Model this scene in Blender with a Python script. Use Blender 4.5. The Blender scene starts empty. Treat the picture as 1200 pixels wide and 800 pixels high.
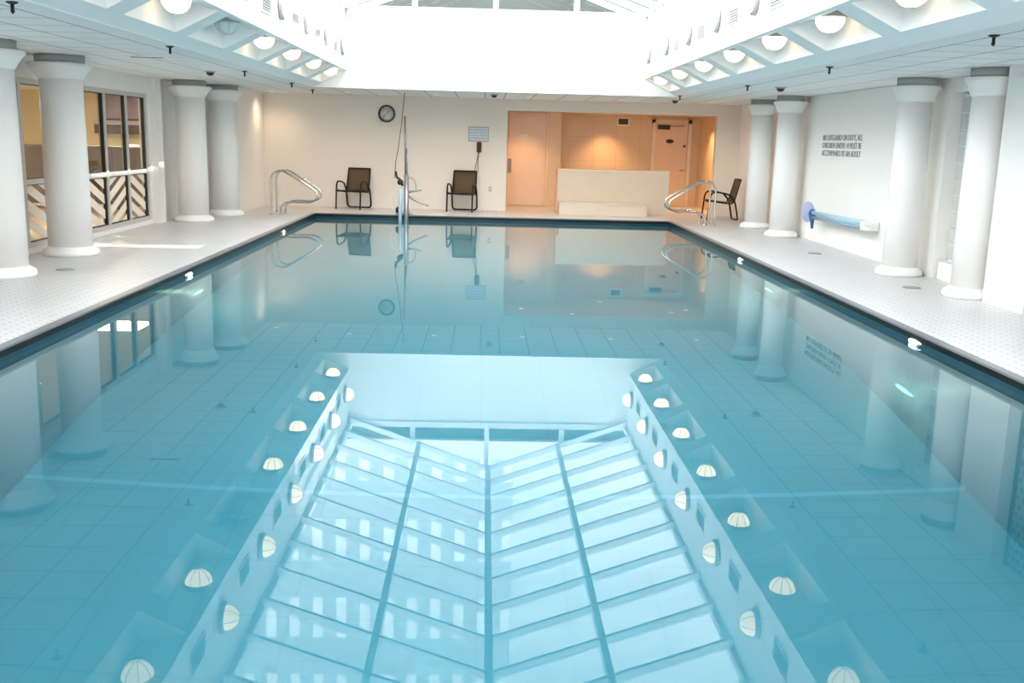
import bpy, bmesh, math
from mathutils import Vector, Matrix
R = math.radians
PI = math.pi
S = bpy.context.scene
C = S.collection

# ------------------------------------------------------------------ materials
def mat(name, color=(.8, .8, .8), rough=.5, metal=0., emit=None, estr=0., spec=.5):
    m = bpy.data.materials.new(name); m.use_nodes = True
    b = m.node_tree.nodes['Principled BSDF']
    b.inputs['Base Color'].default_value = (*color, 1)
    b.inputs['Roughness'].default_value = rough
    b.inputs['Metallic'].default_value = metal
    b.inputs['Specular IOR Level'].default_value = spec
    if emit:
        b.inputs['Emission Color'].default_value = (*emit, 1)
        b.inputs['Emission Strength'].default_value = estr
    return m

class NT:
    """small helper around a node tree"""
    def __init__(s, m): s.t = m.node_tree; s.n = s.t.nodes; s.l = s.t.links
    def add(s, kind, **kw):
        n = s.n.new(kind)
        for k, v in kw.items(): setattr(n, k, v)
        return n
    def math(s, op, a, b=None, clamp=False):
        n = s.add('ShaderNodeMath', operation=op, use_clamp=clamp)
        for i, v in enumerate((a, b)):
            if v is None: continue
            if isinstance(v, (int, float)): n.inputs[i].default_value = v
            else: s.l.new(v, n.inputs[i])
        return n.outputs[0]
    def mix(s, f, a, b):
        n = s.add('ShaderNodeMix', data_type='RGBA')
        for idx, v in ((0, f), (6, a), (7, b)):
            if isinstance(v, (int, float)): n.inputs[idx].default_value = v
            elif isinstance(v, tuple): n.inputs[idx].default_value = (*v, 1)
            else: s.l.new(v, n.inputs[idx])
        return n.outputs[2]
    def pos(s):
        g = s.add('ShaderNodeNewGeometry'); x = s.add('ShaderNodeSeparateXYZ')
        s.l.new(g.outputs['Position'], x.inputs[0]); return g.outputs['Position'], x.outputs

def noise_vary(m, col, amt=.06, scale=1.5):
    """paint with faint unevenness of its own colour"""
    t = NT(m); p, _ = t.pos()
    nz = t.add('ShaderNodeTexNoise'); nz.inputs['Scale'].default_value = scale; nz.inputs['Detail'].default_value = 4
    t.l.new(p, nz.inputs['Vector'])
    c = t.mix(nz.outputs['Fac'], tuple(v*(1-amt) for v in col), tuple(min(1, v*(1+amt)) for v in col))
    t.l.new(c, t.n['Principled BSDF'].inputs['Base Color'])
    return m

def grid_mask(t, u, v, su, sv, w, ou=0., ov=0.):
    """1 on joint lines of a su x sv grid"""
    def one(x, s, o):
        f = t.math('FRACT', t.math('DIVIDE', t.math('SUBTRACT', x, o), s))
        d = t.math('MINIMUM', f, t.math('SUBTRACT', 1., f))
        return t.math('LESS_THAN', d, w/s)
    return t.math('MAXIMUM', one(u, su, ou), one(v, sv, ov))

M = {}
M['white'] = noise_vary(mat('white_paint', rough=.55), (.90, .87, .83), .02)
M['well'] = noise_vary(mat('well_white_paint', rough=.6), (.88, .885, .885), .012)
M['cream'] = noise_vary(mat('cream_warm_light_tone', rough=.6), (.80, .735, .66), .03)  # back wall beige: warm light and shade put into the base colour
M['column'] = noise_vary(mat('column_paint', rough=.45), (.90, .875, .845), .015)
M['abacus'] = mat('grey_plaster', (.42, .42, .39), .7)
M['chrome'] = mat('polished_steel', (.60, .575, .55), .14, 1.)
M['steel_dull'] = mat('brushed_steel', (.34, .36, .37), .4, .8)
M['black'] = mat('black_metal', (.02, .018, .018), .4)
M['brown_frame'] = mat('brown_tube', (.014, .008, .006), .45, spec=.3)
M['sling'] = noise_vary(mat('brown_sling', rough=.75), (.10, .066, .032), .2, 60)
M['coping'] = mat('near_black_face', (.004, .005, .006), .35, spec=.15)
M['rim_tile'] = mat('dark_teal_tile', (.006, .05, .075), .35, spec=.2)
M['coping_top'] = mat('grey_bullnose', (.16, .16, .17), .3)
M['orange_wall'] = noise_vary(mat('tan_wall_tile', rough=.4), (.72, .56, .38), .05)
M['door'] = noise_vary(mat('door_paint', rough=.4), (.78, .63, .50), .03)
M['door_frame'] = mat('door_frame_paint', (.82, .74, .64), .4)
M['surround'] = noise_vary(mat('beige_tile', rough=.35), (.70, .60, .49), .04, 5)
M['alum'] = mat('window_aluminium', (.60, .58, .55), .4, .1)
M['gasket'] = mat('dark_gasket', (.02, .02, .022), .5)
M['grille'] = mat('grey_grille', (.42, .43, .44), .6)
M['shade_white'] = mat('unlit_opal', (.62, .72, .74), .3)
M['rib'] = mat('lamp_rib', (.55, .47, .36), .5)
M['lamp_ring'] = mat('lamp_ring', (.42, .40, .37), .45)
M['lamp_on'] = mat('lit_opal', (.9, .85, .75), .3, emit=(1., .73, .42), estr=3.2)
M['red'] = mat('dark_red_plastic', (.11, .012, .012), .35)
M['notice'] = None
M['dark_plate'] = mat('dark_plate', (.05, .03, .02), .4)
M['silver_plate'] = mat('silver_plate', (.30, .27, .24), .5)
M['blue'] = mat('blue_plastic', (.03, .10, .30), .25)
M['blue_pale'] = mat('pale_blue_tube', (.42, .60, .72), .3)
M['blue_grey'] = mat('slate_blue_tube', (.22, .35, .45), .3)
M['blue_lilac'] = mat('lilac_dish', (.42, .45, .66), .3)
M['white_plastic'] = mat('white_plastic', (.85, .85, .84), .35)
M['letter'] = mat('grey_lettering', (.33, .33, .32), .6)
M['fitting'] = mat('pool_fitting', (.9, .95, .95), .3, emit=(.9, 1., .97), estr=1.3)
M['uw_lamp'] = mat('underwater_lens', (.9, .95, .9), .3, emit=(.75, 1., .80), estr=.9)
M['concrete'] = mat('roof_slab', (.5, .5, .5), .8)
M['mull'] = mat('skylight_white_bar', (.82, .84, .86), .4)
M['rafter'] = mat('skylight_grey_bar', (.84, .86, .87), .45)
M['lobby_wall'] = noise_vary(mat('lobby_cream', rough=.6), (.80, .70, .47), .05)
M['lobby_floor'] = mat('lobby_floor', (.55, .48, .4), .4)
M['leather'] = noise_vary(mat('taupe_upholstery', rough=.6), (.17, .125, .095), .12, 6)
M['wood_dark'] = noise_vary(mat('dark_wood', rough=.5), (.09, .055, .04), .2, 8)
M['purple_tone'] = None

def deck_material():
    m = mat('mosaic_deck', rough=.35); t = NT(m); p, (x, y, z) = t.pos()
    s = .105
    fx = t.math('FRACT', t.math('DIVIDE', x, s)); fy = t.math('FRACT', t.math('DIVIDE', y, s))
    ax = t.math('ABSOLUTE', t.math('SUBTRACT', fx, .5)); ay = t.math('ABSOLUTE', t.math('SUBTRACT', fy, .5))
    dot = t.math('LESS_THAN', t.math('ADD', ax, ay), .2)
    joint = t.math('GREATER_THAN', t.math('MAXIMUM', ax, ay), .47)
    nz = t.add('ShaderNodeTexNoise'); nz.inputs['Scale'].default_value = 2.2; t.l.new(p, nz.inputs['Vector'])
    base = t.mix(nz.outputs['Fac'], (.56, .54, .53), (.63, .61, .60))
    c = t.mix(joint, base, (.52, .51, .50)); c = t.mix(dot, c, (.33, .33, .36))
    t.l.new(c, t.n['Principled BSDF'].inputs['Base Color']); return m
M['deck'] = deck_material()

def ceiling_material():
    m = mat('ceiling_tile', rough=.8); t = NT(m); p, (x, y, z) = t.pos()
    ax = t.math('ABSOLUTE', t.math('SUBTRACT', x, .165))
    g = grid_mask(t, ax, y, .61, .61, .011, 3.87, .43)
    nz = t.add('ShaderNodeTexNoise'); nz.inputs['Scale'].default_value = 40; t.l.new(p, nz.inputs['Vector'])
    base = t.mix(nz.outputs['Fac'], (.82, .83, .84), (.88, .885, .89))
    border = t.math('LESS_THAN', ax, 3.84)
    far = t.math('MULTIPLY', border, t.math('LESS_THAN', y, 20.2))
    g = t.math('MULTIPLY', g, t.math('SUBTRACT', 1., far))
    t.l.new(t.mix(g, base, (.33, .35, .38)), t.n['Principled BSDF'].inputs['Base Color']); return m
M['ceiling'] = ceiling_material()

def pool_floor_material():
    m = mat('pool_tile', rough=.4); t = NT(m); p, (x, y, z) = t.pos()
    g = grid_mask(t, x, y, .61, .61, .012)
    ck = t.add('ShaderNodeTexNoise'); ck.inputs['Scale'].default_value = .45; ck.inputs['Detail'].default_value = 3
    t.l.new(p, ck.inputs['Vector'])
    base = t.mix(ck.outputs['Fac'], (.33, .385, .38), (.43, .465, .455))
    c = t.mix(g, base, (.355, .405, .40))
    band = t.math('MULTIPLY', t.math('LESS_THAN', t.math('ABSOLUTE', t.math('SUBTRACT', y, 7.7)), .03), t.math('LESS_THAN', z, -2.9))
    c = t.mix(band, c, (.5, .53, .53))
    t.l.new(c, t.n['Principled BSDF'].inputs['Base Color']); return m
M['pool'] = pool_floor_material()

def tile_wall(name, col, joint, su, sv, w=.006):
    m = mat(name, rough=.35); t = NT(m); p, (x, y, z) = t.pos()
    g = grid_mask(t, t.math('ADD', x, y), z, su, sv, w)
    nz = t.add('ShaderNodeTexNoise'); nz.inputs['Scale'].default_value = 3; t.l.new(p, nz.inputs['Vector'])
    b = t.mix(nz.outputs['Fac'], tuple(v*.94 for v in col), tuple(min(1, v*1.05) for v in col))
    t.l.new(t.mix(g, b, joint), t.n['Principled BSDF'].inputs['Base Color']); return m
M['alcove_tile'] = tile_wall('tan_square_tile', (.70, .57, .40), (.60, .48, .33), .62, .62, .008)

def thin_glass(name, tint, ior=1.45, rough=0.):
    m = bpy.data.materials.new(name); m.use_nodes = True; t = NT(m); t.n.clear()
    out = t.add('ShaderNodeOutputMaterial'); mx = t.add('ShaderNodeMixShader')
    g = t.add('ShaderNodeNewGeometry')
    i = t.math('ADD', t.math('MULTIPLY', g.outputs['Backfacing'], 1/ior - ior), ior)
    f = t.add('ShaderNodeFresnel'); t.l.new(i, f.inputs['IOR'])
    tr = t.add('ShaderNodeBsdfTransparent'); tr.inputs[0].default_value = (*tint, 1)
    gl = t.add('ShaderNodeBsdfGlossy'); gl.inputs['Roughness'].default_value = rough
    t.l.new(f.outputs[0], mx.inputs[0]); t.l.new(tr.outputs[0], mx.inputs[1]); t.l.new(gl.outputs[0], mx.inputs[2])
    t.l.new(mx.outputs[0], out.inputs['Surface'])
    return m, t, out, f, gl
M['glass'] = thin_glass('clear_glass', (.97, .985, .98))[0]
M['sky_glass'] = thin_glass('skylight_glass', (.95, .98, .985))[0]

def water_material():
    m = bpy.data.materials.new('pool_water'); m.use_nodes = True; t = NT(m); t.n.clear()
    out = t.add('ShaderNodeOutputMaterial'); gl = t.add('ShaderNodeBsdfGlass')
    gl.inputs['IOR'].default_value = 1.333; gl.inputs['Roughness'].default_value = 0.; gl.inputs['Color'].default_value = (1, 1, 1, 1)
    p, _ = t.pos()
    mp = t.add('ShaderNodeMapping'); mp.inputs['Scale'].default_value = (.9, .35, 1)
    mp.inputs['Rotation'].default_value = (0, 0, R(24))
    t.l.new(p, mp.inputs[0])
    nz = t.add('ShaderNodeTexNoise'); nz.inputs['Scale'].default_value = .8; nz.inputs['Detail'].default_value = 1.
    t.l.new(mp.outputs[0], nz.inputs['Vector'])
    bp = t.add('ShaderNodeBump'); bp.inputs['Strength'].default_value = .03; bp.inputs['Distance'].default_value = .03
    t.l.new(nz.outputs['Fac'], bp.inputs['Height'])
    t.l.new(bp.outputs[0], gl.inputs['Normal']); t.l.new(gl.outputs[0], out.inputs['Surface'])
    va = t.add('ShaderNodeVolumeAbsorption'); va.inputs['Color'].default_value = (.14, .76, .87, 1); va.inputs['Density'].default_value = .34
    t.l.new(va.outputs[0], out.inputs['Volume'])
    return m
M['water'] = water_material()

def chevron_glass():
    """clear pane carrying frosted white zigzag bands"""
    m, t, out, f, gl = thin_glass('chevron_pane', (.90, .88, .82))
    p, (x, y, z) = t.pos()
    tri = t.math('PINGPONG', t.math('SUBTRACT', y, 15.33), .97)
    h = t.math('ADD', z, t.math('MULTIPLY', tri, .42))
    st = t.math('LESS_THAN', t.math('FRACT', t.math('DIVIDE', h, .235)), .62)
    surf = out.inputs['Surface'].links[0].from_socket
    d = t.add('ShaderNodeBsdfDiffuse'); d.inputs[0].default_value = (.86, .85, .82, 1)
    tl = t.add('ShaderNodeBsdfTranslucent'); tl.inputs[0].default_value = (.8, .78, .74, 1)
    a = t.add('ShaderNodeMixShader'); a.inputs[0].default_value = .35
    t.l.new(d.outputs[0], a.inputs[1]); t.l.new(tl.outputs[0], a.inputs[2])
    b = t.add('ShaderNodeMixShader'); t.l.new(st, b.inputs[0]); t.l.new(surf, b.inputs[1]); t.l.new(a.outputs[0], b.inputs[2])
    t.l.new(b.outputs[0], out.inputs['Surface']); return m
M['chevron'] = chevron_glass()

def notice_material():
    m = mat('notice_print', rough=.4); t = NT(m); p, (x, y, z) = t.pos()
    ln = t.math('LESS_THAN', t.math('FRACT', t.math('DIVIDE', z, .062)), .34)
    nz = t.add('ShaderNodeTexNoise'); nz.inputs['Scale'].default_value = 45; t.l.new(p, nz.inputs['Vector'])
    ln = t.math('MULTIPLY', ln, t.math('GREATER_THAN', nz.outputs['Fac'], .42))
    t.l.new(t.mix(ln, (.56, .62, .68), (.33, .40, .48)), t.n['Principled BSDF'].inputs['Base Color']); return m
M['notice'] = notice_material()

def purple_tone_material():
    m = mat('mauve_stand_in_tone', rough=.4); t = NT(m); p, _ = t.pos()
    nz = t.add('ShaderNodeTexNoise'); nz.inputs['Scale'].default_value = 3.; t.l.new(p, nz.inputs['Vector'])
    t.l.new(t.mix(nz.outputs['Fac'], (.20, .17, .30), (.62, .45, .60)), t.n['Principled BSDF'].inputs['Base Color']); return m
M['purple_tone'] = purple_tone_material()

def screen_material():
    """dark teal tile screen of staggered round pale discs"""
    m = mat('disc_screen', rough=.3); t = NT(m); p, (x, y, z) = t.pos()
    s = .11
    row = t.math('FLOOR', t.math('DIVIDE', z, s*.866))
    off = t.math('MULTIPLY', t.math('MODULO', row, 2.), .5)
    fu = t.math('SUBTRACT', t.math('FRACT', t.math('ADD', t.math('DIVIDE', y, s), off)), .5)
    fv = t.math('SUBTRACT', t.math('FRACT', t.math('DIVIDE', z, s*.866)), .5)
    d = t.math('SQRT', t.math('ADD', t.math('POWER', fu, 2.), t.math('POWER', fv, 2.)))
    hole = t.math('LESS_THAN', d, .34)
    t.l.new(t.mix(hole, (.50, .54, .54), (.035, .05, .06)), t.n['Principled BSDF'].inputs['Base Color']); return m
M['screen'] = screen_material()

def facade_material(name, wall, bar, period, fl, duty=.42):
    m = mat(name, rough=.5); t = NT(m); p, (x, y, z) = t.pos()
    b = t.math('LESS_THAN', t.math('FRACT', t.math('DIVIDE', t.math('ADD', x, y), period)), duty)
    r = t.math('LESS_THAN', t.math('FRACT', t.math('DIVIDE', z, fl)), .52)
    t.l.new(t.mix(t.math('MULTIPLY', b, r), wall, bar), t.n['Principled BSDF'].inputs['Base Color']); return m
M['tower'] = facade_material('tower_facade', (.50, .56, .57), (.98, .98, .97), 1.15, 4.1)
M['dark_facade'] = noise_vary(mat('dark_facade', rough=.8), (.055, .066, .06), .35, .8)
M['block'] = facade_material('pale_facade', (.82, .86, .88), (.90, .92, .93), 6., 5., .8)
M['brick'] = noise_vary(mat('sun_blocker_brick', rough=.8), (.45, .36, .30), .1, 1.)

def block_glass():
    m = mat('glass_block', (.62, .62, .60), .15, spec=.6); return m
M['gblock'] = block_glass()

# ------------------------------------------------------------------ mesh building
class MB:
    def __init__(s): s.bm = bmesh.new(); s.mats = []
    def _mi(s, m):
        if m is None: return 0
        if m not in s.mats: s.mats.append(m)
        return s.mats.index(m)
    def face(s, pts, m=None):
        f = s.bm.faces.new([s.bm.verts.new(p) for p in pts]); f.material_index = s._mi(m); return f
    def box(s, x0, x1, y0, y1, z0, z1, m=None):
        v = [s.bm.verts.new((x, y, z)) for z in (z0, z1) for y in (y0, y1) for x in (x0, x1)]
        mi = s._mi(m)
        for q in ((0, 2, 3, 1), (4, 5, 7, 6), (0, 1, 5, 4), (2, 6, 7, 3), (0, 4, 6, 2), (1, 3, 7, 5)):
            f = s.bm.faces.new([v[i] for i in q]); f.material_index = mi
        return s
    def prism(s, poly, axis, a0, a1, m=None):
        """poly: 2-D outline in the other two axes (order x,y,z), extruded along axis"""
        def P(u, w, a):
            return {'x': (a, u, w), 'y': (u, a, w), 'z': (u, w, a)}[axis]
        mi = s._mi(m); n = len(poly)
        A = [s.bm.verts.new(P(u, w, a0)) for u, w in poly]; B = [s.bm.verts.new(P(u, w, a1)) for u, w in poly]
        for f in ([A[::-1], B] + [[A[i], A[(i+1) % n], B[(i+1) % n], B[i]] for i in range(n)]):
            ff = s.bm.faces.new(f); ff.material_index = mi
        return s
    def lathe(s, prof, seg=32, at=(0, 0, 0), mtx=None, m=None, caps=True):
        """prof: [(r, z)] revolved about z"""
        mi = s._mi(m); rings = []
        T = Matrix.Translation(at) @ (mtx or Matrix())
        for r, z in prof:
            if r < 1e-6: rings.append([s.bm.verts.new(T @ Vector((0, 0, z)))])
            else: rings.append([s.bm.verts.new(T @ Vector((r*math.cos(2*PI*k/seg), r*math.sin(2*PI*k/seg), z))) for k in range(seg)])
        for a, b in zip(rings, rings[1:]):
            for k in range(seg):
                q = []
                for ring, kk in ((a, k), (a, k+1), (b, k+1), (b, k)):
                    v = ring[kk % len(ring)]
                    if v not in q: q.append(v)
                if len(q) > 2:
                    f = s.bm.faces.new(q); f.smooth = True; f.material_index = mi
        for ring in (rings[0], rings[-1]) if caps else ():
            if len(ring) > 2:
                f = s.bm.faces.new(ring); f.material_index = mi
        return s
    def tube(s, pts, r=.01, seg=10, m=None, r2=None):
        pts = [Vector(p) for p in pts]; mi = s._mi(m); rings = []
        up = None
        for i, p in enumerate(pts):
            a = pts[max(i-1, 0)]; b = pts[min(i+1, len(pts)-1)]; d = (b-a).normalized()
            if up is None:
                up = d.orthogonal().normalized()
            else:
                up = (up - d*up.dot(d)).normalized()
            sd = d.cross(up); rr = r if r2 is None else r+(r2-r)*i/(len(pts)-1)
            rings.append([s.bm.verts.new(p + (up*math.cos(2*PI*k/seg)+sd*math.sin(2*PI*k/seg))*rr) for k in range(seg)])
        for a, b in zip(rings, rings[1:]):
            for k in range(seg):
                f = s.bm.faces.new([a[k], a[(k+1) % seg], b[(k+1) % seg], b[k]]); f.smooth = True; f.material_index = mi
        for g in (rings[0], rings[-1]):
            f = s.bm.faces.new(g); f.material_index = mi
        return s
    def build(s, name, material=None, parent=None, bevel=0.):
        bmesh.ops.recalc_face_normals(s.bm, faces=s.bm.faces)
        if bevel:
            es = [e for e in s.bm.edges if len(e.link_faces) == 2 and e.calc_face_angle(0) > .6]
            bmesh.ops.bevel(s.bm, geom=es, offset=bevel, segments=2, affect='EDGES', profile=.6)
        me = bpy.data.meshes.new(name); s.bm.to_mesh(me); s.bm.free()
        for mm in (s.mats or [material]): me.materials.append(mm)
        o = bpy.data.objects.new(name, me); C.objects.link(o)
        if parent: o.parent = parent
        return o

def smooth_path(pts, n=6):
    """Catmull-Rom through the points"""
    P = [Vector(p) for p in pts]; P = [P[0]*2-P[1]] + P + [P[-1]*2-P[-2]]; out = []
    for i in range(1, len(P)-2):
        for k in range(n):
            t = k/n; a, b, c, d = P[i-1:i+3]
            out.append(.5*((2*b)+(c-a)*t+(2*a-5*b+4*c-d)*t*t+(3*b-a-3*c+d)*t**3))
    return out + [P[-2]]

def tag(o, label=None, cat=None, group=None, kind=None):
    if label: o['label'] = label
    if cat: o['category'] = cat
    if group: o['group'] = group
    if kind: o['kind'] = kind
    return o
def empty(name, loc=(0, 0, 0), rz=0., **kw):
    o = bpy.data.objects.new(name, None); C.objects.link(o); o.location = loc; o.rotation_euler = (0, 0, rz)
    o.empty_display_size = .1
    return tag(o, **kw)
def struct(mb, name, m=None): return tag(mb.build(name, m), kind='structure')
def kids(o): return [c for c in bpy.data.objects if c.parent == o]
def copy_tree(o, parent=None, loc=None, rz=None):
    c = o.copy(); C.objects.link(c)
    if parent: c.parent = parent
    for ch in kids(o): copy_tree(ch, c)
    if loc is not None: c.location = loc
    if rz is not None: c.rotation_euler = (0, 0, rz)
    return c

ORD = ['farthest', 'second from the far end', 'third from the far end', 'fourth from the far end', 'fifth from the far end', 'sixth from the far end', 'nearest']

# ------------------------------------------------------------------ dimensions (metres, water surface at z = 0)
XC = .165                     # centre line of pool and light well
PL, PR, PN, PF = -3.61, 3.95, 1.0, 21.54    # pool sides, near end, far end
D = .10                       # deck height
YB = 23.6                     # back wall
YN = -3.0                     # wall behind the camera
CZ = 2.645                    # ceiling
WL, WR = -5.95, 5.87          # side walls
FL, FR = -2.756, 3.066        # light well faces
CL, CR = -3.39, 3.73          # where the sloped soffits meet the ceiling
FZ = 2.975                    # lower edge of the well faces
EZ = 4.133                    # eaves of the glass roof
RZ = 5.162                    # ridge
FY = 20.26                    # far face of the well
LY = [19.69-1.92*i for i in range(7)]

# ------------------------------------------------------------------ room shell
b = MB()
b.box(-6.3, PL-.07, YN, YB, -.2, D); b.box(PR+.07, 6.4, YN, YB, -.2, D)
b.box(PL-.07, PR+.07, PF+.07, YB, -.2, D); b.box(PL-.07, PR+.07, YN, PN-.07, -.2, D)
b.box(.3, 5.9, YB, 27.2, -.2, D)
struct(b, 'floor', M['deck'])

b = MB()
b.prism([(PN-.3, -3.4), (PF+.3, -3.4), (PF+.3, -.95), (PF, -.95), (7.7, -3.0), (PN-.3, -3.0)], 'x', PL-.3, PR+.3)
b.box(PL-.3, PL, PN, PF, -3.2, -.24); b.box(PR, PR+.3, PN, PF, -3.2, -.24)
b.box(PL-.3, PR+.3, PF, PF+.3, -3.2, -.24); b.box(PL-.3, PR+.3, PN-.3, PN, -3.2, -.24)
tag(b.build('pool_basin', M['pool']), kind='structure')

b = MB()   # rim: near-black upper face, dark teal tile below it, grey bullnose on top
for (x0, x1, y0, y1) in ((PL-.075, PL, PN-.075, PF+.075), (PR, PR+.075, PN-.075, PF+.075), (PL, PR, PF, PF+.075), (PL, PR, PN-.075, PN)):
    b.box(x0, x1, y0, y1, .035, D-.012, M['coping']); b.box(x0, x1, y0, y1, -.24, .035, M['rim_tile'])
    b.box(x0-.004, x1+.004, y0-.004, y1+.004, D-.012, D+.006, M['coping_top'])
tag(b.build('trim_1'), kind='structure')

b = MB(); b.box(PL-.02, PR+.02, PN-.02, PF+.02, -3.2, 0)
tag(b.build('pool_water', M['water']), kind='structure')

# left wall with two tall windows
W1 = (11.42, 14.33); W2 = (15.31, 18.22); WZ0, WZ1 = .17, 2.36
b = MB(); T = .16
for y0, y1 in ((YN, W1[0]), (W1[1], W2[0]), (W2[1], 20.92)): b.box(WL-T, WL, y0, y1, -.2, 2.75)
for y0, y1 in (W1, W2): b.box(WL-T, WL, y0, y1, -.2, WZ0); b.box(WL-T, WL, y0, y1, WZ1, 2.75)
b.box(WL-T, -5.10, 20.92, YB+.3, -.2, 2.75)            # return where the wall steps in
b.box(WL, WL+.12, 18.32, 18.62, -.2, 2.66)            # flat pilaster after the windows
struct(b, 'wall_left', M['white'])
# right wall with a glass-block recess
b = MB()
b.box(WR, WR+.5, 12.95, YB+.3, -.2, 2.7)
b.box(6.14, WR+.5, 10.3, 12.95, -.2, 2.75)             # back of recess
b.box(5.92, 6.14, 10.97, 12.95, 2.47, 2.75)               # head of the recess
b.box(5.92, 6.14, 10.97, 12.9, -.2, .33)             # ledge under the blocks
b.box(5.58, WR+.5, 10.12, 10.97, -.2, 2.66)            # pier
b.box(WR, WR+.5, YN, 10.32, -.2, 2.75)
struct(b, 'wall_right', M['white'])
# back wall with the alcove opening
b = MB()
b.box(WL-T, .48, YB, YB+.2, -.2, 2.75); b.box(5.32, WR+.6, YB, YB+.2, -.2, 2.75); b.box(.48, 5.32, YB, YB+.2, 2.39, 2.75)
struct(b, 'wall_back', M['cream'])
b = MB()
b.box(WL-T, WR+.5, YN-.2, YN, -.2, .3); b.box(WL-T, FL, YN-.2, YN, 2.5, 4.1); b.box(FR, WR+.5, YN-.2, YN, 2.5, 4.1); b.box(FL, FR, YN-.2, YN, 2.5, 2.8)
for x0, x1 in ((WL-T, -5.5), (-1.95, -1.65), (1.9, WR+.5)): b.box(x0, x1, YN-.2, YN, .3, 2.5)  # openings added in this unseen wall to let fill daylight in
struct(b, 'wall_front', M['white'])
w = empty('fill_window', (XC, YN-.1, .3), kind='structure')  # added window behind the camera, unseen, for frontal fill light
b = MB()
for x0, x1 in ((-5.5, -1.95), (-1.65, 1.9)): b.face([(x0, YN-.1, .3), (x1, YN-.1, .3), (x1, YN-.1, 2.5), (x0, YN-.1, 2.5)])
b.face([(FL, YN-.1, 2.8), (FR, YN-.1, 2.8), (FR, YN-.1, EZ), (XC, YN-.1, RZ), (FL, YN-.1, EZ)])
o = b.build('window_pane', M['glass'], w); o.location = -w.location
b = MB()
for x0, x1 in ((-5.5, -1.95), (-1.65, 1.9)):
    for k in range(4): xx = x0+(x1-x0)*k/3; b.box(xx-.03, xx+.03, YN-.13, YN-.07, .3, 2.5)
    b.box(x0, x1, YN-.13, YN-.07, .3, .36); b.box(x0, x1, YN-.13, YN-.07, 2.44, 2.5)
o = b.build('window_frame', M['alum'], w); o.location = -w.location
# alcove
b = MB()
b.box(.30, .48, YB+.2, 27.1, -.2, 2.6)
b.box(5.62, 5.80, YB+.2, 27.1, -.2, 2.6)
b.box(.48, 1.86, 25.72, 25.9, -.2, 2.6)
b.box(1.56, 1.86, 25.5, 27.1, -.2, 2.6)
struct(b, 'wall_alcove', M['orange_wall'])
b = MB(); b.box(.30, 5.80, 26.95, 27.1, -.2, 2.6)
struct(b, 'wall_alcove_back', M['alcove_tile'])
b = MB(); b.box(.30, 5.80, YB+.2, 27.1, 2.44, 2.6)
struct(b, 'ceiling_alcove', M['orange_wall'])
# ceilings either side of and beyond the light well
b = MB()
b.box(WL-T, CL, YN, YB+.2, CZ, CZ+.1); b.box(CR, WR+.5, YN, YB+.2, CZ, CZ+.1); b.box(CL, CR, FY+.14, YB+.2, CZ, CZ+.1)
struct(b, 'ceiling', M['ceiling'])

# light well: side faces, far face
b = MB()
b.box(FL-.12, FL, YN, FY, FZ, EZ); b.box(FR, FR+.12, YN, FY, FZ, EZ)
b.prism([(CL, CZ), (CR, CZ), (FR+.2, EZ), (FL-.2, EZ)], 'y', FY, FY+.14)
struct(b, 'wall_well', M['well'])

# sloped soffits with wedge-shaped coffers
def soffit(side):
    b = MB(); xe = XC+side*(CR-XC); xi = XC+side*(FR-XC)
    sl = (FZ-CZ)/(abs(xi-xe))
    def Z(x): return CZ+sl*abs(x-xe)
    xo = XC+side*(3.55-XC); xn = XC+side*(3.095-XC); zt = 3.03
    def q(xa, xb, y0, y1): b.face([(xa, y0, Z(xa)), (xb, y0, Z(xb)), (xb, y1, Z(xb)), (xa, y1, Z(xa))])
    q(xe, xo, YN, FY); q(xn, xi, YN, FY)
    ys = YN
    for cy in sorted(LY + [LY[-1]-1.92*k for k in range(1, 6)]):
        y0, y1 = cy-.76, cy+.76
        if y1 > FY-.05: y1 = FY-.12
        q(xo, xn, ys, y0)
        b.face([(xo, y0, Z(xo)), (xo, y1, Z(xo)), (xo, y1, zt), (xo, y0, zt)])
        b.face([(xn, y0, Z(xn)), (xn, y1, Z(xn)), (xn, y1, zt), (xn, y0, zt)])
        b.face([(xo, y0, zt), (xo, y1, zt), (xn, y1, zt), (xn, y0, zt)])
        for y in (y0, y1): b.face([(xo, y, Z(xo)), (xn, y, Z(xn)), (xn, y, zt), (xo, y, zt)])
        ys = y1
    q(xo, xn, ys, FY)
    return b
for sd, nm in ((-1, 'trim_2'), (1, 'trim_3')): struct(soffit(sd), nm, M['well'])

# opaque flat roofs outside the glass roof
b = MB(); b.box(WL-T, FL-.02, YN-.2, YB+3.8, EZ-.12, EZ-.02); b.box(FR+.02, WR+.5, YN-.2, YB+3.8, EZ-.12, EZ-.02)
b.box(FL-.02, FR+.02, FY+.14, YB+3.8, EZ-.12, EZ-.02)
struct(b, 'roof_slab', M['concrete'])
b = MB(); b.box(WL-T, WL, YN, YB+3.8, 2.75, EZ-.12); b.box(WR+.4, WR+.5, YN, YB+3.8, 2.75, EZ-.12); b.box(WL-T, WR+.5, YB+3.7, YB+3.8, -.2, EZ-.12)
struct(b, 'wall_outer', M['concrete'])

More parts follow.
